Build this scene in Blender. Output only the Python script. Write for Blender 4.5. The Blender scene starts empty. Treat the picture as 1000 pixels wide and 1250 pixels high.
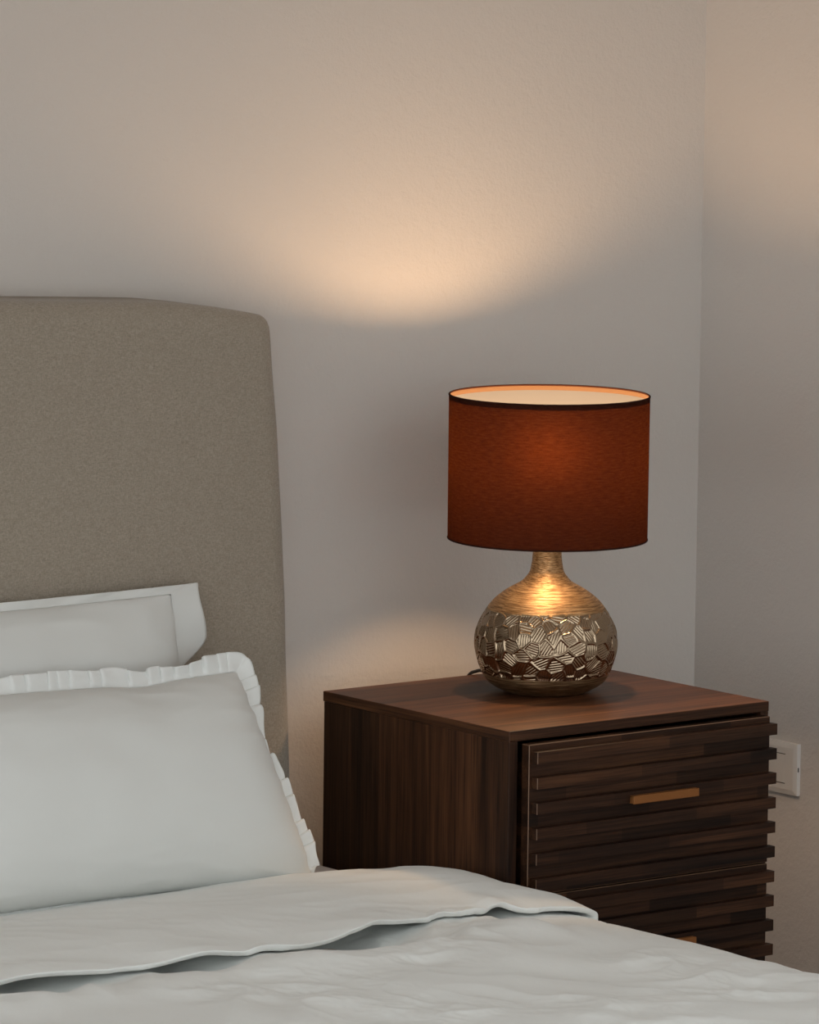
import bpy, bmesh, math, random
import numpy as np
from mathutils import Matrix, Vector

random.seed(4)
rng = np.random.default_rng(7)
SC = bpy.context.scene
COL = SC.collection

# ------------------------------------------------------------------ helpers
def link(name, me, mat=None, parent=None, smooth=False):
    o = bpy.data.objects.new(name, me)
    COL.objects.link(o)
    if mat is not None:
        for m in (mat if isinstance(mat, (list, tuple)) else [mat]):
            me.materials.append(m)
    if parent is not None:
        o.parent = parent
    if smooth:
        me.shade_smooth()
    return o

def mesh_from(name, V, F, mat=None, parent=None, smooth=True, mi=None):
    me = bpy.data.meshes.new(name)
    me.from_pydata([tuple(map(float, v)) for v in V], [], [tuple(map(int, f)) for f in F])
    me.update()
    o = link(name, me, mat, parent, smooth)
    if mi is not None:
        me.polygons.foreach_set('material_index', np.array(mi, dtype=np.int32))
    return o

def empty(name, loc=(0, 0, 0)):
    o = bpy.data.objects.new(name, None)
    o.empty_display_size = .05
    COL.objects.link(o)
    o.location = loc
    return o

def tag(o, label, cat):
    o['label'] = label
    o['category'] = cat
    return o

def box_bm(bm, lo, hi, bevel=0.0, seg=2, light=None):
    r = bmesh.ops.create_cube(bm, size=1.0)
    vs = r['verts']
    c = [(a + b) / 2 for a, b in zip(lo, hi)]
    s = [b - a for a, b in zip(lo, hi)]
    for v in vs:
        v.co = Vector((c[0] + v.co.x * s[0], c[1] + v.co.y * s[1], c[2] + v.co.z * s[2]))
    if bevel > 0:
        es = list({e for v in vs for e in v.link_edges})
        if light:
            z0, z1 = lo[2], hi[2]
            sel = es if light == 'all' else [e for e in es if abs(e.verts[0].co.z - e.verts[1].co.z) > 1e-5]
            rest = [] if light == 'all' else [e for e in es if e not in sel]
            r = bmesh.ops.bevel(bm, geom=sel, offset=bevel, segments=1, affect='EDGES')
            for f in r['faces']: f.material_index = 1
        else:
            bmesh.ops.bevel(bm, geom=es, offset=bevel, segments=seg, profile=.5, affect='EDGES')

def boxes(name, lst, mat, parent=None, bevel=0.0, seg=2):
    bm = bmesh.new()
    for lo, hi in lst:
        box_bm(bm, lo, hi, bevel, seg)
    me = bpy.data.meshes.new(name)
    bm.normal_update()
    bm.to_mesh(me); bm.free()
    return link(name, me, mat, parent)

def grid_faces(nu, nv, wrap_u=False, flip=False):
    F = []
    for i in range(nu if wrap_u else nu - 1):
        i2 = (i + 1) % nu
        for j in range(nv - 1):
            q = (i * nv + j, i2 * nv + j, i2 * nv + j + 1, i * nv + j + 1)
            F.append(q[::-1] if flip else q)
    return F

def tube(pts, r, n=12, caps=True):
    P = np.array(pts, float)
    V = []
    up = np.array([0.01, 0.02, 1.0])
    for i in range(len(P)):
        t = P[min(i + 1, len(P) - 1)] - P[max(i - 1, 0)]
        t /= np.linalg.norm(t)
        a = np.cross(t, up); a /= np.linalg.norm(a)
        b = np.cross(a, t)
        rr = r[i] if hasattr(r, '__len__') else r
        for k in range(n):
            th = 2 * math.pi * k / n
            V.append(P[i] + rr * (math.cos(th) * a + math.sin(th) * b))
    F = []
    for i in range(len(P) - 1):
        for k in range(n):
            k2 = (k + 1) % n
            F.append((i * n + k, i * n + k2, (i + 1) * n + k2, (i + 1) * n + k))
    if caps:
        F.append(tuple(range(n))[::-1])
        F.append(tuple((len(P) - 1) * n + k for k in range(n)))
    return V, F

def lathe(prof, n=96, close_bottom=False, close_top=False):
    """prof: list of (r,z), bottom to top -> outward normals"""
    V, F = [], []
    m = len(prof)
    for k in range(n):
        a = 2 * math.pi * k / n
        for r, z in prof:
            V.append((r * math.cos(a), r * math.sin(a), z))
    for k in range(n):
        k2 = (k + 1) % n
        for j in range(m - 1):
            F.append((k * m + j, k2 * m + j, k2 * m + j + 1, k * m + j + 1))
    if close_bottom:
        F.append(tuple(k * m for k in range(n))[::-1])
    if close_top:
        F.append(tuple(k * m + m - 1 for k in range(n)))
    return V, F

def merge(*parts):
    V, F = [], []
    for v, f in parts:
        o = len(V)
        V += list(v)
        F += [tuple(i + o for i in q) for q in f]
    return V, F

def catmull(pts, n):
    P = np.array(pts, float)
    P = np.vstack([2 * P[0] - P[1], P, 2 * P[-1] - P[-2]])
    out = []
    segs = len(P) - 3
    for i in range(segs):
        p0, p1, p2, p3 = P[i:i + 4]
        for t in np.linspace(0, 1, n, endpoint=(i == segs - 1)):
            out.append(.5 * ((2 * p1) + (-p0 + p2) * t + (2 * p0 - 5 * p1 + 4 * p2 - p3) * t * t
                             + (-p0 + 3 * p1 - 3 * p2 + p3) * t ** 3))
    return np.array(out)

def resample(P, n):
    d = np.r_[0, np.cumsum(np.linalg.norm(np.diff(P, axis=0), axis=1))]
    s = np.linspace(0, d[-1], n)
    return np.stack([np.interp(s, d, P[:, k]) for k in range(P.shape[1])], 1)

# numpy gradient noise -----------------------------------------------------
_perm = rng.permutation(512)
_perm = np.r_[_perm, _perm, _perm]
_ang = rng.uniform(0, 2 * np.pi, 512)
def pnoise(x, y):
    x = np.asarray(x, float); y = np.asarray(y, float)
    xi = np.floor(x).astype(int); yi = np.floor(y).astype(int)
    xf = x - xi; yf = y - yi
    u = xf ** 3 * (xf * (xf * 6 - 15) + 10); v = yf ** 3 * (yf * (yf * 6 - 15) + 10)
    def g(ix, iy, dx, dy):
        h = _ang[_perm[(_perm[ix % 512] + iy) % 512] % 512]
        return np.cos(h) * dx + np.sin(h) * dy
    a = g(xi, yi, xf, yf); b = g(xi + 1, yi, xf - 1, yf)
    c = g(xi, yi + 1, xf, yf - 1); d = g(xi + 1, yi + 1, xf - 1, yf - 1)
    return 1.4 * ((a * (1 - u) + b * u) * (1 - v) + (c * (1 - u) + d * u) * v)

def ridge(x, y):
    return 1 - 2 * np.abs(pnoise(x, y))

def sstep(a, b, x):
    t = np.clip((x - a) / (b - a), 0, 1)
    return t * t * (3 - 2 * t)

# ------------------------------------------------------------------ materials
class NT:
    def __init__(self, name):
        self.m = bpy.data.materials.new(name)
        self.m.use_nodes = True
        self.t = self.m.node_tree
        self.t.nodes.clear()
        self.out = self.t.nodes.new('ShaderNodeOutputMaterial')
    def n(self, typ, **kw):
        nd = self.t.nodes.new(typ)
        for k, v in kw.items():
            if k.startswith('_'):
                setattr(nd, k[1:], v)
            else:
                key = int(k[1:]) if k[0] == 'i' and k[1:].isdigit() else k.replace('_', ' ')
                s = nd.inputs[key]
                if hasattr(v, 'is_output') or isinstance(v, bpy.types.NodeSocket):
                    self.t.links.new(v, s)
                else:
                    s.default_value = v
        return nd
    def link(self, a, b):
        self.t.links.new(a, b)
    def math(self, op, a, b=0.5, c=0.0):
        nd = self.t.nodes.new('ShaderNodeMath'); nd.operation = op
        for i, v in enumerate((a, b, c)):
            if isinstance(v, bpy.types.NodeSocket): self.t.links.new(v, nd.inputs[i])
            else: nd.inputs[i].default_value = v
        return nd.outputs[0]
    def mixc(self, fac, a, b, mode='MIX'):
        nd = self.t.nodes.new('ShaderNodeMix'); nd.data_type = 'RGBA'; nd.blend_type = mode
        for s, v in ((nd.inputs[0], fac), (nd.inputs[6], a), (nd.inputs[7], b)):
            if isinstance(v, bpy.types.NodeSocket): self.t.links.new(v, s)
            else: s.default_value = v if isinstance(v, float) else (*v, 1)[:4]
        return nd.outputs[2]
    def ramp(self, fac, stops):
        nd = self.t.nodes.new('ShaderNodeValToRGB')
        e = nd.color_ramp.elements
        while len(e) < len(stops): e.new(.5)
        for el, (p, c) in zip(e, stops):
            el.position = p; el.color = (*c, 1)
        self.t.links.new(fac, nd.inputs[0])
        return nd.outputs[0]
    def coords(self, scale, rot=(0, 0, 0)):
        tc = self.t.nodes.new('ShaderNodeTexCoord')
        mp = self.t.nodes.new('ShaderNodeMapping')
        mp.inputs['Scale'].default_value = scale
        mp.inputs['Rotation'].default_value = rot
        self.t.links.new(tc.outputs['Object'], mp.inputs[0])
        return mp.outputs[0]
    def noise(self, vec, scale=1.0, detail=3.0, rough=.5, dist=0.0):
        nd = self.t.nodes.new('ShaderNodeTexNoise')
        self.t.links.new(vec, nd.inputs['Vector'])
        nd.inputs['Scale'].default_value = scale
        nd.inputs['Detail'].default_value = detail
        nd.inputs['Roughness'].default_value = rough
        nd.inputs['Distortion'].default_value = dist
        return nd.outputs['Fac']
    def bump(self, h, strength=.3, dist=.001):
        nd = self.t.nodes.new('ShaderNodeBump')
        nd.inputs['Strength'].default_value = strength
        nd.inputs['Distance'].default_value = dist
        self.t.links.new(h, nd.inputs['Height'])
        return nd.outputs[0]
    def pbr(self, col, rough=.6, metal=0.0, normal=None, sheen=0.0, spec=.5):
        b = self.t.nodes.new('ShaderNodeBsdfPrincipled')
        for k, v in (('Base Color', col), ('Roughness', rough), ('Metallic', metal), ('Normal', normal),
                     ('Sheen Weight', sheen), ('Specular IOR Level', spec)):
            if v is None: continue
            if isinstance(v, bpy.types.NodeSocket): self.t.links.new(v, b.inputs[k])
            else: b.inputs[k].default_value = (*v, 1) if isinstance(v, tuple) and len(v) == 3 else v
        self.t.links.new(b.outputs[0], self.out.inputs[0])
        return b

WALL_C = (.625, .582, .540)
def mat_wall(name):
    N = NT(name)
    v = N.coords((1, 1, 1))
    h = N.noise(v, 170, 4, .6)
    h2 = N.noise(v, 45, 3, .5)
    hh = N.math('ADD', N.math('MULTIPLY', h, .7), h2)
    c = N.mixc(N.noise(v, 3, 3), tuple(x * .985 for x in WALL_C), tuple(x * 1.015 for x in WALL_C))
    N.pbr(c, .75, normal=N.bump(hh, .6, .0025), spec=.2)
    return N.m

def mat_plain(name, c, rough=.6, metal=0.0, spec=.5):
    N = NT(name); N.pbr(c, rough, metal, spec=spec); return N.m

def mat_wood(name, grain, tint=1.0, rough=.42, planks=0.0, plank_axis=0, row=None, spec=.22):
    """grain: axis (0,1,2) along which the figure runs"""
    N = NT(name)
    s = [95.0, 95.0, 95.0]; s[grain] = 3.2
    v = N.coords(tuple(s))
    s2 = [22.0, 22.0, 22.0]; s2[grain] = 1.3
    v2 = N.coords(tuple(s2))
    s3 = [420.0, 420.0, 420.0]; s3[grain] = 9.0
    v3 = N.coords(tuple(s3))
    a = N.noise(v, 1, 5, .6, .6)
    b = N.noise(v2, 1, 3, .5, 1.0)
    f = N.noise(v3, 1, 2, .6)
    mixv = N.math('ADD', N.math('MULTIPLY', a, .55), N.math('MULTIPLY', b, .45))
    col = N.ramp(mixv, [(.33, (.015 * tint, .0058 * tint, .0028 * tint)),
                        (.47, (.050 * tint, .0195 * tint, .0085 * tint)),
                        (.60, (.094 * tint, .038 * tint, .016 * tint)),
                        (.74, (.155 * tint, .069 * tint, .029 * tint))])
    if planks:
        tc = N.t.nodes.new('ShaderNodeTexCoord')
        sp = N.t.nodes.new('ShaderNodeSeparateXYZ'); N.link(tc.outputs['Object'], sp.inputs[0])
        q = N.math('FLOOR', N.math('DIVIDE', sp.outputs[plank_axis], planks))
        if row is not None:           # second split along another axis so each strip gets its own tone
            q2 = N.math('FLOOR', N.math('DIVIDE', N.math('ADD', sp.outputs[row[0]], N.math('MULTIPLY', q, row[1] * .377)), row[1]))
            q = N.math('ADD', q, N.math('MULTIPLY', q2, 17.3))
        wn = N.t.nodes.new('ShaderNodeTexWhiteNoise'); wn.noise_dimensions = '1D'
        N.link(q, wn.inputs['W'])
        k = N.math('ADD', N.math('MULTIPLY', wn.outputs['Value'], .95), .5)
        cx = N.t.nodes.new('ShaderNodeCombineXYZ')
        for i in range(3): N.link(k, cx.inputs[i])
        col = N.mixc(1.0, col, cx.outputs[0], 'MULTIPLY')
    pores = N.ramp(f, [(.36, (.55, .55, .55)), (.5, (1, 1, 1))])
    col = N.mixc(1.0, col, pores, 'MULTIPLY')
    N.pbr(col, rough, normal=N.bump(f, .18, .0006), spec=spec)
    return N.m

def mat_cotton(name, c, weave=.05, sheen=.15):
    N = NT(name)
    v = N.coords((1, 1, 1))
    h = N.noise(v, 900, 2, .6)
    h2 = N.noise(v, 60, 4, .55)
    hh = N.math('ADD', N.math('MULTIPLY', h, .25), h2)
    N.pbr(c, .85, normal=N.bump(hh, weave, .004), sheen=sheen, spec=.15)
    return N.m

def mat_linen(name):
    N = NT(name)
    wx = N.noise(N.coords((230, 230, 760)), 1, 2, .6)
    wz = N.noise(N.coords((760, 760, 230)), 1, 2, .6)
    w = N.math('ADD', N.math('MULTIPLY', wx, .5), N.math('MULTIPLY', wz, .5))
    patch = N.noise(N.coords((6, 6, 14)), 1, 3, .5)
    col = N.ramp(w, [(.34, (.235, .195, .150)), (.5, (.318, .270, .212)), (.66, (.41, .355, .287))])
    col = N.mixc(N.math('MULTIPLY', patch, .35), col, (.29, .25, .20))
    N.pbr(col, .9, normal=N.bump(w, .7, .002), sheen=.25, spec=.1)
    return N.m

def mat_gold(name, brushed=True):
    N = NT(name)
    tc = N.t.nodes.new('ShaderNodeTexCoord')
    sp = N.t.nodes.new('ShaderNodeSeparateXYZ'); N.link(tc.outputs['Object'], sp.inputs[0])
    ang = N.math('ARCTAN2', sp.outputs[1], sp.outputs[0])
    cb = N.t.nodes.new('ShaderNodeCombineXYZ')
    N.link(N.math('MULTIPLY', ang, 2.2), cb.inputs[0]); N.link(N.math('MULTIPLY', sp.outputs[2], 520), cb.inputs[1])
    rings = N.noise(cb.outputs[0], 1, 4, .65)
    h2 = N.noise(N.coords((1, 1, 1)), 35, 2)
    col = N.ramp(rings, [(.34, (.17, .098, .046)), (.5, (.37, .238, .122)), (.66, (.60, .42, .24))])
    if brushed:
        N.pbr(col, .47, 1.0, normal=N.bump(rings, .8, .0016))
    else:
        N.pbr((.37, .275, .185), .20, 1.0, normal=N.bump(N.noise(N.coords((1, 1, 1)), 160, 3), .12, .0008))
    return N.m

def mat_shade_out(name):
    N = NT(name)
    tc = N.t.nodes.new('ShaderNodeTexCoord')
    sp = N.t.nodes.new('ShaderNodeSeparateXYZ'); N.link(tc.outputs['Object'], sp.inputs[0])
    ang = N.math('ARCTAN2', sp.outputs[1], sp.outputs[0])
    def cyl(fa, fz):
        cb = N.t.nodes.new('ShaderNodeCombineXYZ')
        N.link(N.math('MULTIPLY', ang, fa), cb.inputs[0]); N.link(N.math('MULTIPLY', sp.outputs[2], fz), cb.inputs[1])
        return cb.outputs[0]
    h = N.noise(cyl(10, 420), 1, 4, .7)
    w = N.noise(cyl(150, 250), 1, 2, .6)
    hv = N.math('ADD', N.math('MULTIPLY', h, .75), N.math('MULTIPLY', w, .25))
    tcol = N.ramp(hv, [(.37, (.46, .10, .020)), (.5, (.68, .158, .034)), (.64, (.86, .24, .06))])
    d = N.n('ShaderNodeBsdfDiffuse'); d.inputs[0].default_value = (.040, .013, .008, 1)
    bp_ = N.bump(hv, .25, .0008); N.link(bp_, d.inputs['Normal'])
    tr = N.n('ShaderNodeBsdfTranslucent'); N.link(tcol, tr.inputs[0])
    rf = N.n('ShaderNodeBsdfRefraction'); N.link(tcol, rf.inputs[0])
    rf.inputs['Roughness'].default_value = .95; rf.inputs['IOR'].default_value = 1.3
    m1 = N.n('ShaderNodeMixShader'); m1.inputs[0].default_value = SHADE_REFR
    N.link(tr.outputs[0], m1.inputs[1]); N.link(rf.outputs[0], m1.inputs[2])
    m2 = N.n('ShaderNodeMixShader'); m2.inputs[0].default_value = SHADE_TRANS
    N.link(d.outputs[0], m2.inputs[1]); N.link(m1.outputs[0], m2.inputs[2])
    N.link(m2.outputs[0], N.out.inputs[0])
    return N.m

def mat_shade_in(name):
    N = NT(name)
    d = N.n('ShaderNodeBsdfDiffuse'); d.inputs[0].default_value = (.112, .113, .116, 1)
    rf = N.n('ShaderNodeBsdfRefraction'); rf.inputs[0].default_value = (.95, .85, .7, 1)
    rf.inputs['Roughness'].default_value = .95; rf.inputs['IOR'].default_value = 1.3
    m2 = N.n('ShaderNodeMixShader'); m2.inputs[0].default_value = LINER_TRANS
    N.link(d.outputs[0], m2.inputs[1]); N.link(rf.outputs[0], m2.inputs[2])
    N.link(m2.outputs[0], N.out.inputs[0])
    return N.m

# ------------------------------------------------------------------ tunables
BULB = 200.0
BULB_C = (1.0, .63, .345)
WORLD = 1.72
WORLD_C = (.93, .98, 1.0)
SHADE_REFR = .12
SHADE_TRANS = .26
LINER_TRANS = .10
EXPOSURE = 0.0

# ------------------------------------------------------------------ room
YW = .15          # back wall
XR = .8646        # right wall
XL, YF, ZC = -6.4, -7.4, 2.45
M_wall = mat_wall('wall_paint')
M_ceil = mat_plain('ceiling_paint', (.82, .80, .77), .9, spec=.1)
M_floor = mat_wood('floor_boards', 1, 2.4, .4, .12, 0, (1, 1.1))
M_white = mat_plain('trim_paint', (.74, .73, .70), .45)

def struct(o):
    o['kind'] = 'structure'
    return o
struct(boxes('wall_back', [((XL, YW, 0), (XR, YW + .12, ZC))], M_wall))
struct(boxes('wall_right', [((XR, YF, 0), (XR + .12, YW + .12, ZC))], M_wall))
struct(boxes('floor', [((XL, YF, -.1), (XR + .12, YW + .12, 0))], M_floor))
struct(boxes('ceiling', [((XL, -2.7, ZC), (XR + .12, YW + .12, ZC + .1))], M_ceil))
struct(boxes('baseboard_back', [((XL, YW - .014, 0), (XR - .014, YW, .075))], M_white, bevel=.003))
struct(boxes('baseboard_right', [((XR - .014, YF, 0), (XR, YW, .075))], M_white, bevel=.003))

# ------------------------------------------------------------------ nightstand
W, D, ZT = .4964, .4448, .62
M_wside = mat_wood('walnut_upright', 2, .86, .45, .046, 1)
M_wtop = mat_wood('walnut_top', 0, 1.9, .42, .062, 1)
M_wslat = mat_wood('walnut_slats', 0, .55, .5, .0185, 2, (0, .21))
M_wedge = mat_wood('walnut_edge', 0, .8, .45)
M_edge_hl = mat_plain('veneer_edge_highlight', (.17, .095, .055), .4)  # pale veneer edging, with light caught on the bevels painted into its colour
M_copper = mat_plain('copper_handle', (.27, .105, .030), .5, .35, spec=.3)

ns = tag(empty('nightstand', (0, 0, 0)), 'dark walnut nightstand with ribbed drawer fronts standing beside the bed', 'nightstand')
tp = boxes('top_panel', [((0, -D, ZT - .0155), (W, 0, ZT))], [M_wtop, M_wedge, mat_wood('walnut_end', 1, 1.0, .45)], ns, .0012)
for p in tp.data.polygons:
    p.material_index = 2 if abs(p.normal.x) > .9 else (1 if abs(p.normal.y) > .9 else 0)
boxes('side_panel', [((.0006, -D + .0006, .10), (.0162, -.002, ZT - .0156))], M_wside, ns, .0008)
boxes('side_panel', [((W - .0162, -D + .0006, .10), (W - .0006, -.002, ZT - .0156))], M_wside, ns, .0008)
boxes('back_panel', [((.0163, -.012, .10), (W - .0163, -.003, ZT - .0156))], M_wside, ns)
boxes('bottom_panel', [((.0163, -D + .003, .10), (W - .0163, -.0121, .116))], M_wedge, ns, .0008)
boxes('divider_rail', [((.0163, -D + .004, .368), (W - .0163, -D + .06, .386))], M_wedge, ns, .0008)
for lx_ in (.03, W - .03):
    for ly_ in (-.04, -D + .04):
        V, F = lathe([(.011, 0), (.0125, .002), (.019, .098), (.019, .1)], 24, True, True)
        o = mesh_from('leg', V, F, M_wedge, ns); o.location = (lx_, ly_, 0)
PITCH = .0369
YP = -D - .0165         # panel front
for top in (.6005, .6005 - 6 * PITCH - .0005):
    bm = bmesh.new()
    bot = top - 6 * PITCH + .0015
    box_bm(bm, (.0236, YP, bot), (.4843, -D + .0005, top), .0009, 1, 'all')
    # drawer tray behind the front
    box_bm(bm, (.0236 + .01, -D + .0004, bot + .015), (.4843 - .01, -.05, top - .03), .001, 1)
    for k in range(6):
        zt_ = top - .0095 - k * PITCH
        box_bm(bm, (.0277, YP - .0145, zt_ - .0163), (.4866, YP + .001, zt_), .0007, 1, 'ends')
    me = bpy.data.meshes.new('drawer'); bm.to_mesh(me); bm.free()
    dr = link('drawer', me, [M_wslat, M_edge_hl], ns)
    hz = top - .0888
    hb = bmesh.new()
    box_bm(hb, (.202, YP - .0235, hz - .0122), (.3272, YP - .0205, hz), .0006, 1)
    box_bm(hb, (.202, YP - .0206, hz - .0030), (.3272, YP + .0005, hz - .0002), .0006, 1)
    box_bm(hb, (.202, YP - .0206, hz - .0118), (.205, YP + .0005, hz - .0004), .0006, 1)
    box_bm(hb, (.3242, YP - .0206, hz - .0118), (.3272, YP + .0005, hz - .0004), .0006, 1)
    me = bpy.data.meshes.new('handle'); hb.to_mesh(me); hb.free()
    h = link('handle', me, M_copper, dr)
    h['label'] = 'small flat copper-brown bar handle'

# ------------------------------------------------------------------ lamp
LX, LY = .27497, -.18872
lamp = tag(empty('table_lamp', (LX, LY, ZT + .0002)), 'lit table lamp with brown drum shade and faceted gold gourd base on the nightstand', 'lamp')
M_gold = mat_gold('brushed_gold')
M_facet = mat_gold('faceted_gold', False)
prof = [(.0, .0005), (.030, .0003), (.050, .0), (.060, .0014), (.0715, .0062), (.0815, .0120), (.0900, .0195), (.0978, .0335), (.1030, .0480),
        (.1067, .0620), (.1078, .0734), (.1072, .0846), (.1052, .096), (.1003, .107), (.0920, .122), (.0805, .137),
        (.0712, .1455), (.0588, .1545), (.0472, .161), (.0379, .1666), (.0308, .174), (.0258, .1816), (.0236, .191),
        (.0222, .201), (.0214, .2115), (.0208, .2200), (.0212, .2240)]
P = catmull(prof[2:], 14)
P = resample(P, 400)
NT_ = 960
th = np.linspace(0, 2 * np.pi, NT_, endpoint=False)
r_, z_ = P[:, 0], P[:, 1]
tr_, tz_ = np.gradient(r_), np.gradient(z_)
ln = np.hypot(tr_, tz_); nr, nz = tz_ / ln, -tr_ / ln
TH, R_ = np.meshgrid(th, r_, indexing='ij'); _, Z_ = np.meshgrid(th, z_, indexing='ij')
_, NR = np.meshgrid(th, nr, indexing='ij'); _, NZ = np.meshgrid(th, nz, indexing='ij')
X3 = np.stack([R_ * np.cos(TH), R_ * np.sin(TH), Z_], -1)
N3 = np.stack([NR * np.cos(TH), NR * np.sin(TH), NZ], -1)
# seeds of the hammered facets
band0, band1 = .030, .127
cand = []
def surf(zv):
    return np.interp(zv, z_[np.argsort(z_)], r_[np.argsort(z_)])
tries = 0
while len(cand) < 185 and tries < 60000:
    tries += 1
    a = rng.uniform(0, 2 * np.pi); zz = rng.uniform(band0 - .006, band1 + .004)
    p = np.array([surf(zz) * math.cos(a), surf(zz) * math.sin(a), zz])
    if all(np.linalg.norm(p - q) > .0172 for q in cand):
        cand.append(p)
S = np.array(cand)
mask = (Z_ > band0 - .002) & (Z_ < band1 + .002)
idx = np.where(mask)
Q = X3[idx]
# anisotropic metric per seed so cells are elongated in random directions
nS = len(S)
ax1 = []; tdir = []; depth = []; tilt = []
for p in S:
    rad = np.array([p[0], p[1], 0]); rad /= np.linalg.norm(rad)
    e1 = np.array([-rad[1], rad[0], 0]); e2 = np.array([0, 0, 1.0])
    a = rng.uniform(0, np.pi)
    d = math.cos(a) * e1 + math.sin(a) * e2
    g = -math.sin(a) * e1 + math.cos(a) * e2
    ax1.append(d); tdir.append(g)
    depth.append(rng.uniform(.0010, .0019)); tilt.append(rng.normal(0, .075, 2))
ax1 = np.array(ax1); tdir = np.array(tdir); depth = np.array(depth); tilt = np.array(tilt)
dsp = np.zeros(len(Q))
for c0 in range(0, len(Q), 20000):
    q = Q[c0:c0 + 20000]
    dv = q[:, None, :] - S[None]
    u = (dv * ax1[None]).sum(-1); w = (dv * tdir[None]).sum(-1)
    dist = np.sqrt((dv ** 2).sum(-1) - .42 * u ** 2 + .3 * w ** 2)
    o = np.argsort(dist, 1)[:, :2]
    i0 = o[:, 0]; rr = np.arange(len(q))
    f1 = dist[rr, o[:, 0]]; f2 = dist[rr, o[:, 1]]
    uu = u[rr, i0]; ww = w[rr, i0]
    e = sstep(.0004, .0040, f2 - f1)
    groove = np.sin(ww / .0038 * 2 * np.pi) * sstep(.0018, .0055, f2 - f1) * sstep(-.02, -.006, -np.abs(uu))
    dsp[c0:c0 + 20000] = -depth[i0] * e + .00042 * groove + e * (tilt[i0, 0] * uu + tilt[i0, 1] * ww) * .8
    dsp[c0:c0 + 20000] = np.clip(dsp[c0:c0 + 20000], -.0032, .0012)
fade = sstep(band0 - .001, band0 + .004, Q[:, 2]) * (1 - sstep(band1 - .002, band1 + .001, Q[:, 2]))
X3[idx] += N3[idx] * (dsp * fade)[:, None]
nv = len(r_)
F = grid_faces(NT_, nv, True)
V = X3.reshape(-1, 3)
zmid = (z_[:-1] + z_[1:]) / 2
mi = np.tile(((zmid > band0) & (zmid < band1 - .001)).astype(int), NT_)
# closing foot and the neck mouth
F.append(tuple(k * nv for k in range(NT_))[::-1]); F.append(tuple(k * nv + nv - 1 for k in range(NT_)))
mi = np.r_[mi, 0, 0]
body = mesh_from('body', V, F, [M_gold, M_facet], lamp, True, mi)

M_dark = mat_plain('dark_plastic', (.012, .011, .010), .4)
M_brass = mat_plain('socket_metal', (.55, .47, .36), .35, .9)
V, F = lathe([(.0125, .224), (.0125, .236), (.0165, .238), (.0165, .296), (.019, .298), (.019, .303), (.0165, .305), (.0165, .318), (.0135, .320)], 40, True, True)
socket = mesh_from('socket', V, F, M_dark, lamp)
ZB = .985 - ZT
N = NT('bulb_glow')
em = N.n('ShaderNodeEmission'); em.inputs[0].default_value = (*BULB_C, 1); 
geo = N.n('ShaderNodeNewGeometry'); sx_ = N.n('ShaderNodeSeparateXYZ'); N.link(geo.outputs['Normal'], sx_.inputs[0])
N.link(N.math('MULTIPLY', N.math('ADD', N.math('MULTIPLY', sx_.outputs[2], .10), 1.0), BULB), em.inputs[1])   # frosted dome, brightest on top
N.link(em.outputs[0], N.out.inputs[0]); M_glow = N.m
bp = [(.0132, .3195), (.0134, .328), (.017, .337), (.0235, .346)]
ba = [(.030 * math.cos(a), ZB + .030 * math.sin(a)) for a in np.linspace(-1.08, math.pi / 2 - .02, 30)]
V, F = lathe(ba, 48, True, True)
bulb = mesh_from('bulb', V, F, M_glow, lamp)
bulb['label'] = 'glowing warm light bulb'
V, F = lathe([(.0130, .3195), (.0130, .328), (.0136, .335), (.0140, ZB + .030 * math.sin(-1.08) - .0003)], 48, True, True)
mesh_from('bulb_base', V, F, M_white, lamp)

# drum shade
ZS0, ZS1 = .8517 - ZT, 1.0665 - ZT
R0, R1 = .1495, .150
TK = .0013
M_so = mat_shade_out('brown_shade_fabric'); M_si = mat_shade_in('cream_shade_liner')
n = 160; m = 40
V = []; mi = []
for k in range(n):
    a = 2 * math.pi * k / n
    for j in range(m + 1):
        t = j / m; R = R0 + (R1 - R0) * t; V.append((R * math.cos(a), R * math.sin(a), ZS0 + (ZS1 - ZS0) * t))
    for j in range(m, -1, -1):
        t = j / m; R = R0 + (R1 - R0) * t - TK; V.append((R * math.cos(a), R * math.sin(a), ZS0 + (ZS1 - ZS0) * t))
F = []
mm = 2 * (m + 1)
for k in range(n):
    k2 = (k + 1) % n
    for j in range(mm):
        j2 = (j + 1) % mm
        F.append((k * mm + j, k2 * mm + j, k2 * mm + j2, k * mm + j2))
        mi.append(1 if (m + 1 <= j < mm - 1) else 0)
shade = mesh_from('lamp_shade', V, F, [M_so, M_si], lamp, True, mi)
shade.data.set_sharp_from_angle(angle=math.radians(40))
M_rim = mat_plain('shade_rim_tape', (.035, .012, .007), .9, spec=.03)
for zz, RR in ((ZS0, R0), (ZS1, R1)):
    pr = [(RR - .0008 + .0016 * math.cos(a), zz + .0015 * math.sin(a)) for a in np.linspace(0, 2 * math.pi, 13)]
    V, F = lathe(pr, 160)
    rim = mesh_from('rim', V, F, M_rim, shade)
# folded fabric hem on the inside of the upper rim
N = NT('shade_hem'); N.pbr((.11, .055, .022), .9); M_hem = N.m
V, F = lathe([(R1 - TK - .0008, ZS1 - .0075), (R1 - TK - .0004, ZS1 - .0005)], 160)
V2, F2 = lathe([(R1 - TK - .0002, ZS1 - .0005), (R1 - TK - .0002, ZS1 - .0076)], 160)
hem = mesh_from('hem', *merge((V, [f[::-1] for f in F]), (V2, [f[::-1] for f in F2])), M_hem, shade)
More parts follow.
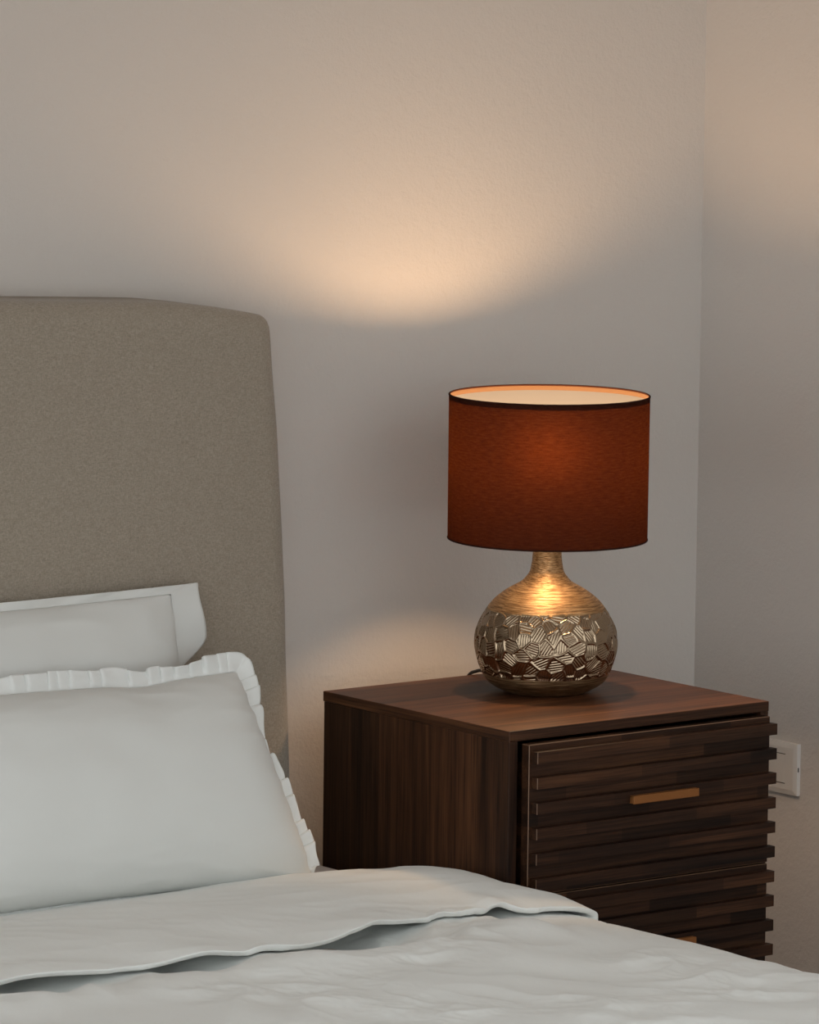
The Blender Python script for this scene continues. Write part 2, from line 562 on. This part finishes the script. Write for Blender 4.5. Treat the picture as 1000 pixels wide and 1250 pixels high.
# carrier ring and three arms
parts = [tube([(.019 * math.cos(a), .019 * math.sin(a), .3005) for a in np.linspace(0, 2 * math.pi, 33)], .0018, 8, False)]
for a in (.5, .5 + 2 * math.pi / 3, .5 + 4 * math.pi / 3):
    c, s_ = math.cos(a), math.sin(a)
    parts.append(tube([(.020 * c, .020 * s_, .3005), (.06 * c, .06 * s_, .292), (.12 * c, .12 * s_, .250), (.1465 * c, .1465 * s_, ZS0 + .003)], .0016, 8))
mesh_from('shade_carrier', *merge(*parts), M_brass, lamp)
# power cord leaving the back of the foot, over the rear edge of the nightstand
cw = catmull([(.286, -.135, .6232), (.285, -.105, .6234), (.290, -.065, .6234), (.292, -.030, .6262), (.290, -.006, .6258), (.287, .018, .606),
              (.270, .022, .52), (.262, .06, .33), (.264, .10, .20), (.26, .10, .02), (.30, .10, .0045), (.42, .09, .0045)], 8)
V, F = tube([(x - LX, y - LY, z - ZT) for x, y, z in cw], .0027, 10)
cord = mesh_from('power_cord', V, F, M_dark, lamp)
cord['label'] = 'black power cord'

# ------------------------------------------------------------------ wall switch
sw = tag(empty('wall_switch', (XR, -.058, .431)), 'white rectangular wall switch plate on the right wall behind the nightstand', 'switch')
M_sw = mat_plain('switch_plastic', (.66, .63, .59), .35)
def bevel_plate(name, y0, y1, z0, z1, d0, d1, inset, mat, parent):
    V = [(-d0, y0, z0), (-d0, y1, z0), (-d0, y1, z1), (-d0, y0, z1),
         (-d1 + .002, y0 , z0), (-d1 + .002, y1, z0), (-d1 + .002, y1, z1), (-d1 + .002, y0, z1),
         (-d1, y0 + inset, z0 + inset), (-d1, y1 - inset, z0 + inset), (-d1, y1 - inset, z1 - inset), (-d1, y0 + inset, z1 - inset)]
    F = [(0, 1, 2, 3)]
    for a in (0, 4):
        for i in range(4):
            j = (i + 1) % 4
            F.append((a + i, a + 4 + i, a + 4 + j, a + j))
    F.append((8, 11, 10, 9))
    o = mesh_from(name, V, F, mat, parent, False)
    bm = bmesh.new(); bm.from_mesh(o.data)
    bmesh.ops.recalc_face_normals(bm, faces=bm.faces)
    bmesh.ops.bevel(bm, geom=list(bm.edges), offset=.0006, segments=2, profile=.5, affect='EDGES')
    bm.to_mesh(o.data); bm.free()
    return o
plate = bevel_plate('plate', -.0525, .0525, -.0415, .0415, 0, .009, .008, M_sw, sw)
bevel_plate('rocker', -.0235, .0235, -.0235, .0225, .0080, .0093, .0002, M_sw, sw)
boxes('pry_slot', [((-.0058, -.0529, -.003), (-.0036, -.0522, .004))], M_dark, plate)
M_gap = mat_plain('switch_gap', (.10, .085, .07), .6)
for z0 in (.0224, -.0246):
    boxes('rocker_gap', [((-.0094, -.0262, z0), (-.0088, .0262, z0 + .0012))], M_gap, plate)

# ------------------------------------------------------------------ bed with headboard
XC = -.826
M_linen = mat_linen('beige_linen')
bed = tag(empty('bed', (XC, -1.0, 0)), 'beige upholstered bed with a tall curved linen headboard', 'bed')
YH = .02
half = [(-.0232, .085), (-.0240, .20), (-.0255, .3497), (-.0294, .4251), (-.0334, .5127), (-.0375, .600), (-.0413, .6747), (-.0437, .749), (-.0474, .8109),
        (-.0511, .8727), (-.0565, .9467), (-.0618, 1.0204), (-.0685, 1.0818), (-.0730, 1.1308), (-.0760, 1.162), (-.0795, 1.1755), (-.0875, 1.1835),
        (-.0967, 1.1868), (-.1341, 1.1940), (-.1787, 1.2015), (-.2347, 1.2085), (-.2815, 1.2127), (-.4254, 1.2202), (-.566, 1.2265), (-.70, 1.2295), (XC, 1.2305)]
pts = half + [(2 * XC - x, z) for x, z in half[-2::-1]]
O = resample(catmull(pts, 10), 520)
tg = np.gradient(O, axis=0); tg /= np.linalg.norm(tg, axis=1)[:, None]
nrm = np.stack([tg[:, 1], -tg[:, 0]], 1)      # outward (right side going up => +x)
V = []; rows = 0
YB = YW - .004
lay = [(.30, YB, 0), (.02, YB, 0), (0, YB - .012, 0)]
RB = .032
ringdef = [(.015, YB), (.0, YB - .014)]
for a in np.linspace(0, math.pi / 2, 8):
    ringdef.append((RB * (1 - math.cos(a)), YH + RB * .8 - RB * .8 * math.sin(a)))
for ins, yy in ringdef:
    for (x, z), (nx, nz_) in zip(O, nrm):
        V.append(((x - XC) * (1 - ins / .75), yy + 1.0, .085 + (z - .085) * (1 - ins / 1.2)))
no = len(O); F = []
for k in range(len(ringdef) - 1):
    for i in range(no - 1):
        F.append((k * no + i, (k + 1) * no + i, (k + 1) * no + i + 1, k * no + i + 1))
# front fill: quads between mirrored points
base = (len(ringdef) - 1) * no
for i in range(no // 2 - 1):
    a, b = i, no - 1 - i
    F.append((base + a, base + b, base + b - 1, base + a + 1))
for i in range(no // 2 - 1):
    a, b = i, no - 1 - i
    F.append((a, a + 1, b - 1, b))
hb_ = mesh_from('headboard', V, F, M_linen, bed, True)
bm = bmesh.new(); bm.from_mesh(hb_.data); bmesh.ops.recalc_face_normals(bm, faces=bm.faces); bm.to_mesh(hb_.data); bm.free()
hb_.data.set_sharp_from_angle(angle=math.radians(55))
XM0, XM1 = 2 * XC + .027, -.027
for x0, x1 in ((XM0 - XC, XM0 - XC + .03), (XM1 - XC - .03, XM1 - XC)):
    boxes('side_rail', [((x0, -1.06, .07), (x1, 1.012, .20))], M_linen, bed, .008, 3)
boxes('foot_rail', [((XM0 - XC, -1.10, .07), (XM1 - XC, -1.061, .20))], M_linen, bed, .008, 3)
boxes('slat_base', [((XM0 - XC + .031, -1.06, .16), (XM1 - XC - .031, 1.012, .185))], M_wedge, bed, .003, 1)
for x in (XM0 - XC + .06, XM1 - XC - .06):
    for y in (-1.04, .95):
        V, F = lathe([(.018, 0), (.026, .07), (.026, .085)], 20, True, True)
        o = mesh_from('leg', V, F, M_wedge, bed); o.location = (x, y, 0)

M_sheet = mat_cotton('sheet_cotton', (.66, .56, .50))
def rounded_box(name, lo, hi, r, mat, parent=None):
    o = boxes(name, [(lo, hi)], mat, parent, r, 6)
    o.data.shade_smooth()
    return o
mt = rounded_box('mattress', (XM0, -2.05, .2005), (XM1, .014, .3660), .012, M_sheet)
tag(mt, 'pale pinkish mattress edge showing between the ruffled pillow and the nightstand', 'mattress')

# ------------------------------------------------------------------ duvet
M_duvet = mat_cotton('duvet_cotton', (.80, .815, .79), .10)
xe = XM1             # mattress edge
def Hy(y):           # height of the lying duvet near the right edge along the bed
    return np.interp(-y, [.10, .20, .35, .55, .70, .85, 1.0, 1.2, 1.6, 2.1], [.383, .385, .388, .390, .394, .397, .395, .399, .402, .40])
def wrinkle(x, y):
    a = x * .8 + y * .6; b = -x * .6 + y * .8
    ef = .2 + .8 * sstep(-.05, -.22, x)
    w = ef * .009 * pnoise(x * 3.8 + 3, y * 3.2)
    w += ef * .0055 * pnoise(x * 8 + 11, y * 7 + 5)
    msk = sstep(-.25, .5, pnoise(x * 4 + 19, y * 4 + 3))
    w += ef * .0078 * (ridge(a * 5 + 2.3 + .8 * pnoise(x * 5, y * 5), b * 9) - .45) * (.35 + .65 * msk)
    w += ef * .0042 * (ridge(a * 11 + 1.3, b * 8 + 4.1 + .7 * pnoise(x * 9 + 4, y * 9)) - .45) * msk
    w += .0022 * pnoise(x * 24, y * 20) * msk
    w += .0010 * (ridge(x * 48 + pnoise(x * 15, y * 15), y * 36) - .45) * msk
    return w
GAPS = [(-.96, .085, .016), (-.69, .05, .016), (-.40, .075, .018), (-.145, .020, .010)]
def z_main(x, y):
    z = Hy(y) + wrinkle(x, y)
    z += 0.007 * sstep(-.05, -.35, x)
    # shallow trough under the hem of the turn-down
    for c, wd, dp in GAPS:
        z -= dp * 1.6 * np.exp(-((x - c) / wd) ** 2) * np.exp(-(np.minimum(y + .660 + (.045 if c > -.5 else 0), 0) / .022) ** 2) * sstep(-.45, -.55, y)
    g = sum(np.exp(-((x - c) / (wd * 1.1)) ** 2) for c, wd, dp in GAPS)
    z += .013 * np.exp(-((y + .735) / .055) ** 2) * np.clip(1 - .45 * g, 0, 1) * sstep(-.06, -.2, x)
    return z
def yz_wrap(sx, y):
    """arc coordinate sx measured from the mattress edge: negative inside, positive hangs down the side"""
    Rr = .035
    reach = np.where(y > -.50, -.010, .012)
    reach = -.010 + .026 * sstep(-.47, -.56, y)
    s0 = -.062
    t = np.clip((sx - s0) / Rr, 0, None)
    ang = np.minimum(t, math.pi / 2 * .98)
    x = xe + s0 + (reach - s0 + (-xe) - Rr) * 0 + Rr * np.sin(ang)
    x = np.where(sx < s0, xe + sx, xe + s0 + Rr * np.sin(ang) + (reach - (xe + s0 + Rr)) * sstep(0, 1.2, ang))
    dz = np.where(sx < s0, 0, -Rr * (1 - np.cos(ang)) - np.clip(sx - s0 - Rr * math.pi / 2 * .98, 0, None))
    return x, dz
nx_, ny_ = 430, 400
sx = np.r_[np.linspace(XM0 - xe + .03, -.95, 70, endpoint=False), np.linspace(-.95, .18, nx_ - 70)]
yy = np.r_[np.linspace(-.30, -1.45, ny_ - 60, endpoint=False), np.linspace(-1.45, -2.04, 60)]
SX, YY = np.meshgrid(sx, yy, indexing='ij')
XX, DZ = yz_wrap(SX, YY)
xin = np.minimum(XX, xe - .02)
ZZ = z_main(np.minimum(SX + xe, .05), YY) + DZ
hang = np.clip((SX + .02) / .15, 0, 1)
XX = XX + hang * sstep(-.50, -.60, YY) * (.012 + .004 * pnoise(YY * 7, SX * 3))
# lower layer (thickness) and stitched edge all round
top = np.stack([XX, YY, ZZ], -1)
du = np.gradient(top, axis=0); dv = np.gradient(top, axis=1)
nn = np.cross(du, dv); nn /= np.linalg.norm(nn, axis=-1)[..., None]
nn *= np.sign(nn[..., 2].mean())
th_ = .011
ux = np.minimum(np.arange(nx_), np.arange(nx_)[::-1])[:, None]; uy = np.minimum(np.arange(ny_), np.arange(ny_)[::-1])[None]
edge = np.clip(np.minimum(ux, uy) / 5.0, 0, 1); edge = np.sqrt(1 - (1 - edge) ** 2)
bot = top - nn * (th_ * edge + .002)[..., None]
def shell(top, bot, name, mat, parent=None):
    a, b = top.shape[:2]
    V = np.vstack([top.reshape(-1, 3), bot.reshape(-1, 3)]); o = a * b
    F = grid_faces(a, b)
    G = [(q[3] + o, q[2] + o, q[1] + o, q[0] + o) for q in F]
    E = []
    for i in range(a - 1):
        E.append((i * b, o + i * b, o + (i + 1) * b, (i + 1) * b))
        E.append((i * b + b - 1, (i + 1) * b + b - 1, o + (i + 1) * b + b - 1, o + i * b + b - 1))
    for j in range(b - 1):
        E.append((j, j + 1, o + j + 1, o + j))
        k = (a - 1) * b
        E.append((k + j, o + k + j, o + k + j + 1, k + j + 1))
    ob = mesh_from(name, V, F + G + E, mat, parent, True)
    bm = bmesh.new(); bm.from_mesh(ob.data); bmesh.ops.recalc_face_normals(bm, faces=bm.faces); bm.to_mesh(ob.data); bm.free()
    return ob
duvet = shell(top, bot, 'duvet', M_duvet)
tag(duvet, 'crumpled white duvet spread over the bed with its top edge turned down', 'duvet')
# the turned-down band: from the crease by the pillows to the free hem
ny2 = 190
sx2 = np.r_[np.linspace(XM0 - xe + .03, -.95, 60, endpoint=False), np.linspace(-.95, .055, nx_ - 60)]
tv = np.linspace(0, 1, ny2)
SX, TV = np.meshgrid(sx2, tv, indexing='ij')
xw = SX + xe
ytop = np.interp(xw, [-1.6, -.7, -.3, -.15, -.02], [-.175, -.175, -.17, -.16, -.15])
yhem = np.interp(xw, [-1.6, -1.0, -.88, -.77, -.70, -.64, -.45, -.33, -.24, -.16, -.10, -.02], [-.65, -.652, -.650, -.648, -.668, -.672, -.655, -.625, -.605, -.608, -.640, -.628]) + .004 * pnoise(xw * 20, xw * 3)
YY = ytop + (yhem - ytop) * TV
XX, DZ = yz_wrap(SX, YY)
base_ = Hy(YY) + 0.007 * sstep(-.05, -.35, xw) + .18 * wrinkle(xw, YY)
crest = .030 * np.clip(np.sin(np.pi * np.clip(TV, 0, 1) ** 1.25), 0, 1) ** .9
crest *= (.85 + .15 * sstep(-.5, -.1, xw))
lift = .010
ZZ = base_ + crest * .75 + lift + .004 * pnoise(xw * 6 + 2, YY * 7) + .0012 * ridge(xw * 9 + YY * 7, YY * 16)
ZZ += -(.010 + .026 * sstep(-.26, -.12, xw)) * (1 - sstep(0, .34, TV))
for c, wd, dp in GAPS:
    ZZ += .011 * np.exp(-((xw - c) / wd) ** 2) * sstep(.80, 1, TV)
low = z_main(np.minimum(xw, .05), YY) + .0125
ZZ = np.where(TV > .9, np.maximum(ZZ, low), ZZ)
ZZ = ZZ + DZ
top = np.stack([XX, YY, ZZ], -1)
du = np.gradient(top, axis=0); dv = np.gradient(top, axis=1)
nn = np.cross(du, dv); nn /= np.linalg.norm(nn, axis=-1)[..., None]; nn *= np.sign(nn[..., 2].mean())
ux = np.minimum(np.arange(nx_), np.arange(nx_)[::-1])[:, None]; uy = np.minimum(np.arange(ny2), np.arange(ny2)[::-1])[None]
edge = np.clip(np.minimum(ux, uy) / 4.0, 0, 1); edge = np.sqrt(1 - (1 - edge) ** 2)
bot = top - nn * (.0085 * edge + .001)[..., None]
fold = shell(top, bot, 'turned_down_band', M_duvet, duvet)

# ------------------------------------------------------------------ pillows
M_pil = mat_cotton('pillow_cotton', (.665, .67, .645), .06)
M_ruf = mat_cotton('ruffle_cotton', (.75, .76, .74), .05)
def pillow_surface(BL, BR, TL, TR, tf, tb, n=90, sag=0.012, pw=3.2, top_dip=None, seed=0):
    """returns front, back grids, boundary loop and plane normal. u: left->right, v: bottom->top"""
    BL, BR, TL, TR = map(np.array, (BL, BR, TL, TR))
    u = np.linspace(0, 1, n); v = np.linspace(0, 1, n)
    U, Vv = np.meshgrid(.5 - .5 * np.cos(np.pi * u), .5 - .5 * np.cos(np.pi * v), indexing='ij')
    # pull the middles of the edges inward a little
    Us = U + (.5 - U) * 2 * sag * (1 - (2 * Vv - 1) ** 2); Vs = Vv + (.5 - Vv) * 2 * sag * 1.6 * (1 - (2 * U - 1) ** 2)
    P = ((1 - Us) * (1 - Vs))[..., None] * BL + (Us * (1 - Vs))[..., None] * BR + ((1 - Us) * Vs)[..., None] * TL + (Us * Vs)[..., None] * TR
    if top_dip is not None:
        P[..., 2] += top_dip(P[..., 0]) * Vv ** 3
    nrm = np.cross(BR - BL, TL - BL); nrm /= np.linalg.norm(nrm)     # faces the camera side (-y)
    prof = np.clip((1 - np.abs(2 * U - 1) ** pw) * (1 - np.abs(2 * Vv - 1) ** 2.4), 0, 1) ** .55
    w = 1 + .06 * pnoise(U * 3 + seed, Vv * 3) + .03 * pnoise(U * 7 + seed, Vv * 6)
    crease = .004 * ridge(U * 5 + seed, Vv * 9) * np.clip(1 - prof, 0, 1) * (prof > .02) * 1.2
    front = P + nrm * (tf * prof * w + crease * (prof > 0.02))[..., None]
    back = P - nrm * (tb * prof)[..., None]
    return front, back, P, nrm

def pillow_body(name, front, back, mat, parent):
    n = front.shape[0]
    b2 = back[1:-1, 1:-1]
    V = np.vstack([front.reshape(-1, 3), back.reshape(-1, 3)])
    F = grid_faces(n, n); o = n * n
    G = [(q[3] + o, q[2] + o, q[1] + o, q[0] + o) for q in F]
    me = bpy.data.meshes.new(name)
    bm = bmesh.new()
    vs = [bm.verts.new(v) for v in V]
    for q in F + G: bm.faces.new([vs[i] for i in q])
    bmesh.ops.remove_doubles(bm, verts=bm.verts, dist=.0004)
    bmesh.ops.recalc_face_normals(bm, faces=bm.faces)
    bm.to_mesh(me); bm.free()
    return link(name, me, mat, parent, True)

def border_loop(P, m):
    n = P.shape[0]
    L = np.vstack([P[:-1, 0], P[-1, :-1], P[::-1, -1][:-1], P[0, ::-1][:-1]])
    return resample(np.vstack([L, L[:1]]), m + 1)[:-1]

def smooth_loop(a, it):
    for _ in range(it):
        a = (np.roll(a, 1, 0) + a + np.roll(a, -1, 0)) / 3
    return a

# front pillow with gathered ruffle
fp = tag(empty('ruffled_pillow', (-.49, -.16, .40)), 'plump white pillow with a gathered ruffle edge in front of the plain pillow', 'pillow')
def loc(o_, arr): return arr - np.array(o_.location)
dip = lambda x: -.006 * np.exp(-((x + .42) / .06) ** 2)
fr, bk, PP, nm = pillow_surface((-.85, -.220, .399), (-.197, -.242, .396), (-.82, -.118, .693), (-.251, -.122, .686), .082, .03, 110, .010, 5.0, dip, 2.0)
pillow_body('cushion', loc(fp, fr), loc(fp, bk), M_pil, fp)
m = 1500
L = border_loop(PP, m)
T = np.roll(L, -4, 0) - np.roll(L, 4, 0); T /= np.linalg.norm(T, axis=1)[:, None]
out = np.cross(T, nm); out = smooth_loop(out, 40); out /= np.linalg.norm(out, axis=1)[:, None]
if (out * (L - L.mean(0))).sum() < 0: out = -out
s = np.linspace(0, 1, m, endpoint=False)
per = np.linalg.norm(np.roll(L, -1, 0) - L, axis=1).sum()
arc = s * per
phase = arc / .030 + .85 * pnoise(arc * 19, arc * 0 + 2.2) + .8 * pnoise(arc * 7, arc * 0 + 7.7)
i_c = int(np.argmax(L[:, 0] + L[:, 2])); da = (arc - arc[i_c])
phase = phase + 2.4 * sstep(-.035, .035, da)
wid = .0245 * np.clip(1 + .34 * pnoise(arc * 15, arc * 0 + .5) + .20 * pnoise(arc * 34, arc * 0 + 4.5), .78, 1.4)
wid *= np.clip(1.0 - .75 * np.exp(-((L[:, 0] + .230) / .025) ** 2) * np.exp(-((L[:, 2] - .585) / .035) ** 2), .1, 1)
wid *= .02 + .98 * sstep(.398, .412, L[:, 2])
fr_ = phase - np.floor(phase)
pleat = np.where(fr_ < .80, fr_ / .80, (1 - fr_) / .20)          # slow rise, quick fold back
pleat = smooth_loop(pleat[:, None], 6)[:, 0]
nr_ = 12
rows = []
for k in range(nr_):
    t = k / (nr_ - 1)
    wv = 1.7 * pleat - .85 + .55 * pnoise(arc * 30, arc * 0 + t * 1.6)
    lat = -.0075 * t ** .8 * np.sin(2 * np.pi * fr_) * .8
    rows.append(L - out * .004 + out * (wid * t + .004)[:, None] + nm * (.0062 * t ** .6 * wv + .003 * t)[:, None] + T * lat[:, None])
rows = np.stack(rows, 1)
V = rows.reshape(-1, 3)
def strip(name, rows, thick, mat, parent):
    a, b = rows.shape[:2]
    du = np.roll(rows, -1, 0) - np.roll(rows, 1, 0); dv = np.gradient(rows, axis=1)
    nn = np.cross(du, dv); nn /= (np.linalg.norm(nn, axis=-1)[..., None] + 1e-12)
    A = rows + nn * thick / 2; B = rows - nn * thick / 2
    V = np.vstack([A.reshape(-1, 3), B.reshape(-1, 3)]); o = a * b
    F = grid_faces(a, b, True); G = [(q[3] + o, q[2] + o, q[1] + o, q[0] + o) for q in F]
    E = []
    for i in range(a):
        i2 = (i + 1) % a
        E.append((i * b + b - 1, i2 * b + b - 1, o + i2 * b + b - 1, o + i * b + b - 1))
        E.append((i * b, o + i * b, o + i2 * b, i2 * b))
    ob = mesh_from(name, V, F + G + E, mat, parent, True)
    bm = bmesh.new(); bm.from_mesh(ob.data); bmesh.ops.recalc_face_normals(bm, faces=bm.faces); bm.to_mesh(ob.data); bm.free()
    return ob
strip('ruffle', loc(fp, rows), .0012, M_ruf, fp)

# back pillow, plain flange
bp_ = tag(empty('plain_pillow', (-.60, -.05, .40)), 'white pillow with a flat flange leaning against the headboard behind the ruffled pillow', 'pillow')
fr, bk, PP, nm = pillow_surface((-.96, -.085, .402), (-.285, -.085, .402), (-.95, -.010, .792), (-.290, -.012, .790), .060, .022, 90, .006, 4.0, None, 5.0)
pillow_body('cushion', loc(bp_, fr), loc(bp_, bk), M_pil, bp_)
m = 900
L = border_loop(PP, m)
T = np.roll(L, -4, 0) - np.roll(L, 4, 0); T /= np.linalg.norm(T, axis=1)[:, None]
out = np.cross(T, nm); out = smooth_loop(out, 6); out /= np.linalg.norm(out, axis=1)[:, None]
if (out * (L - L.mean(0))).sum() < 0: out = -out
ctr = L.mean(0)
# square (mitred) corners for the flange
right = np.array([1.0, 0, 0]); upv = np.cross(right, nm); upv = upv if upv[2] > 0 else -upv
d = L - ctr
uu = d @ right; vv = d @ upv
hu, hv = np.abs(uu).max(), np.abs(vv).max()
FW = np.where(vv > 0, .030, .005)
UU = uu / hu * (hu + .056 * sstep(hv - .135, hv - .075, vv)); VV = vv / hv * (hv + np.where(vv > 0, .013, -.002))
Lo = ctr + UU[:, None] * right + VV[:, None] * upv
arc = np.linspace(0, 1, m, endpoint=False) * 2.2
rows = []
nr_ = 14
for k in range(nr_):
    t = k / (nr_ - 1)
    wave = .008 * t * pnoise(arc * 13, arc * 0 + 1.3) + .005 * t * np.sin(arc * 60)
    side = np.clip((uu / hu - .9) / .1, 0, 1)
    wob = -.0075 * t * side * np.sin((VV.max() - VV) * 55)
    rows.append(L * (1 - t) + Lo * t + nm * (wave * .7 + .002 + .006 * t * side * np.sin(VV * 48 + .6))[:, None] + right * (wob * .8)[:, None])
strip('flange', loc(bp_, np.stack(rows, 1)), .0016, M_pil, bp_)

# ------------------------------------------------------------------ world, camera
wd = bpy.data.worlds.new('daylight'); SC.world = wd; wd.use_nodes = True
bg = wd.node_tree.nodes['Background']
bg.inputs[0].default_value = (*WORLD_C, 1); bg.inputs[1].default_value = WORLD

f, pitch, roll, yaw = 6500.215123, .12449925, .01175375, -.66109314
fwd = np.array([-math.sin(yaw) * math.cos(pitch), math.cos(yaw) * math.cos(pitch), -math.sin(pitch)])
rt = np.array([math.cos(yaw), math.sin(yaw), 0.]); up = np.cross(rt, fwd)
r2 = math.cos(roll) * rt + math.sin(roll) * up; u2 = -math.sin(roll) * rt + math.cos(roll) * up
cam = bpy.data.cameras.new('camera'); co = bpy.data.objects.new('camera', cam); COL.objects.link(co)
cam.sensor_fit = 'HORIZONTAL'; cam.sensor_width = 36; cam.lens = f / 1000 * 36
cam.clip_end = 60
M = Matrix(((r2[0], u2[0], -fwd[0], -4.73450742), (r2[1], u2[1], -fwd[1], -6.29226855), (r2[2], u2[2], -fwd[2], 1.87663563), (0, 0, 0, 1)))
co.matrix_world = M
SC.camera = co
SC.view_settings.view_transform = 'Standard'; SC.view_settings.look = 'None'
SC.view_settings.gamma = 1; SC.view_settings.use_curve_mapping = False
SC.view_settings.exposure = EXPOSURE
SC.cycles.use_denoising = True
SC.cycles.max_bounces = 10; SC.cycles.diffuse_bounces = 5; SC.cycles.transmission_bounces = 8
SC.cycles.caustics_reflective = True; SC.cycles.caustics_refractive = True
SC.cycles.sample_clamp_indirect = 6
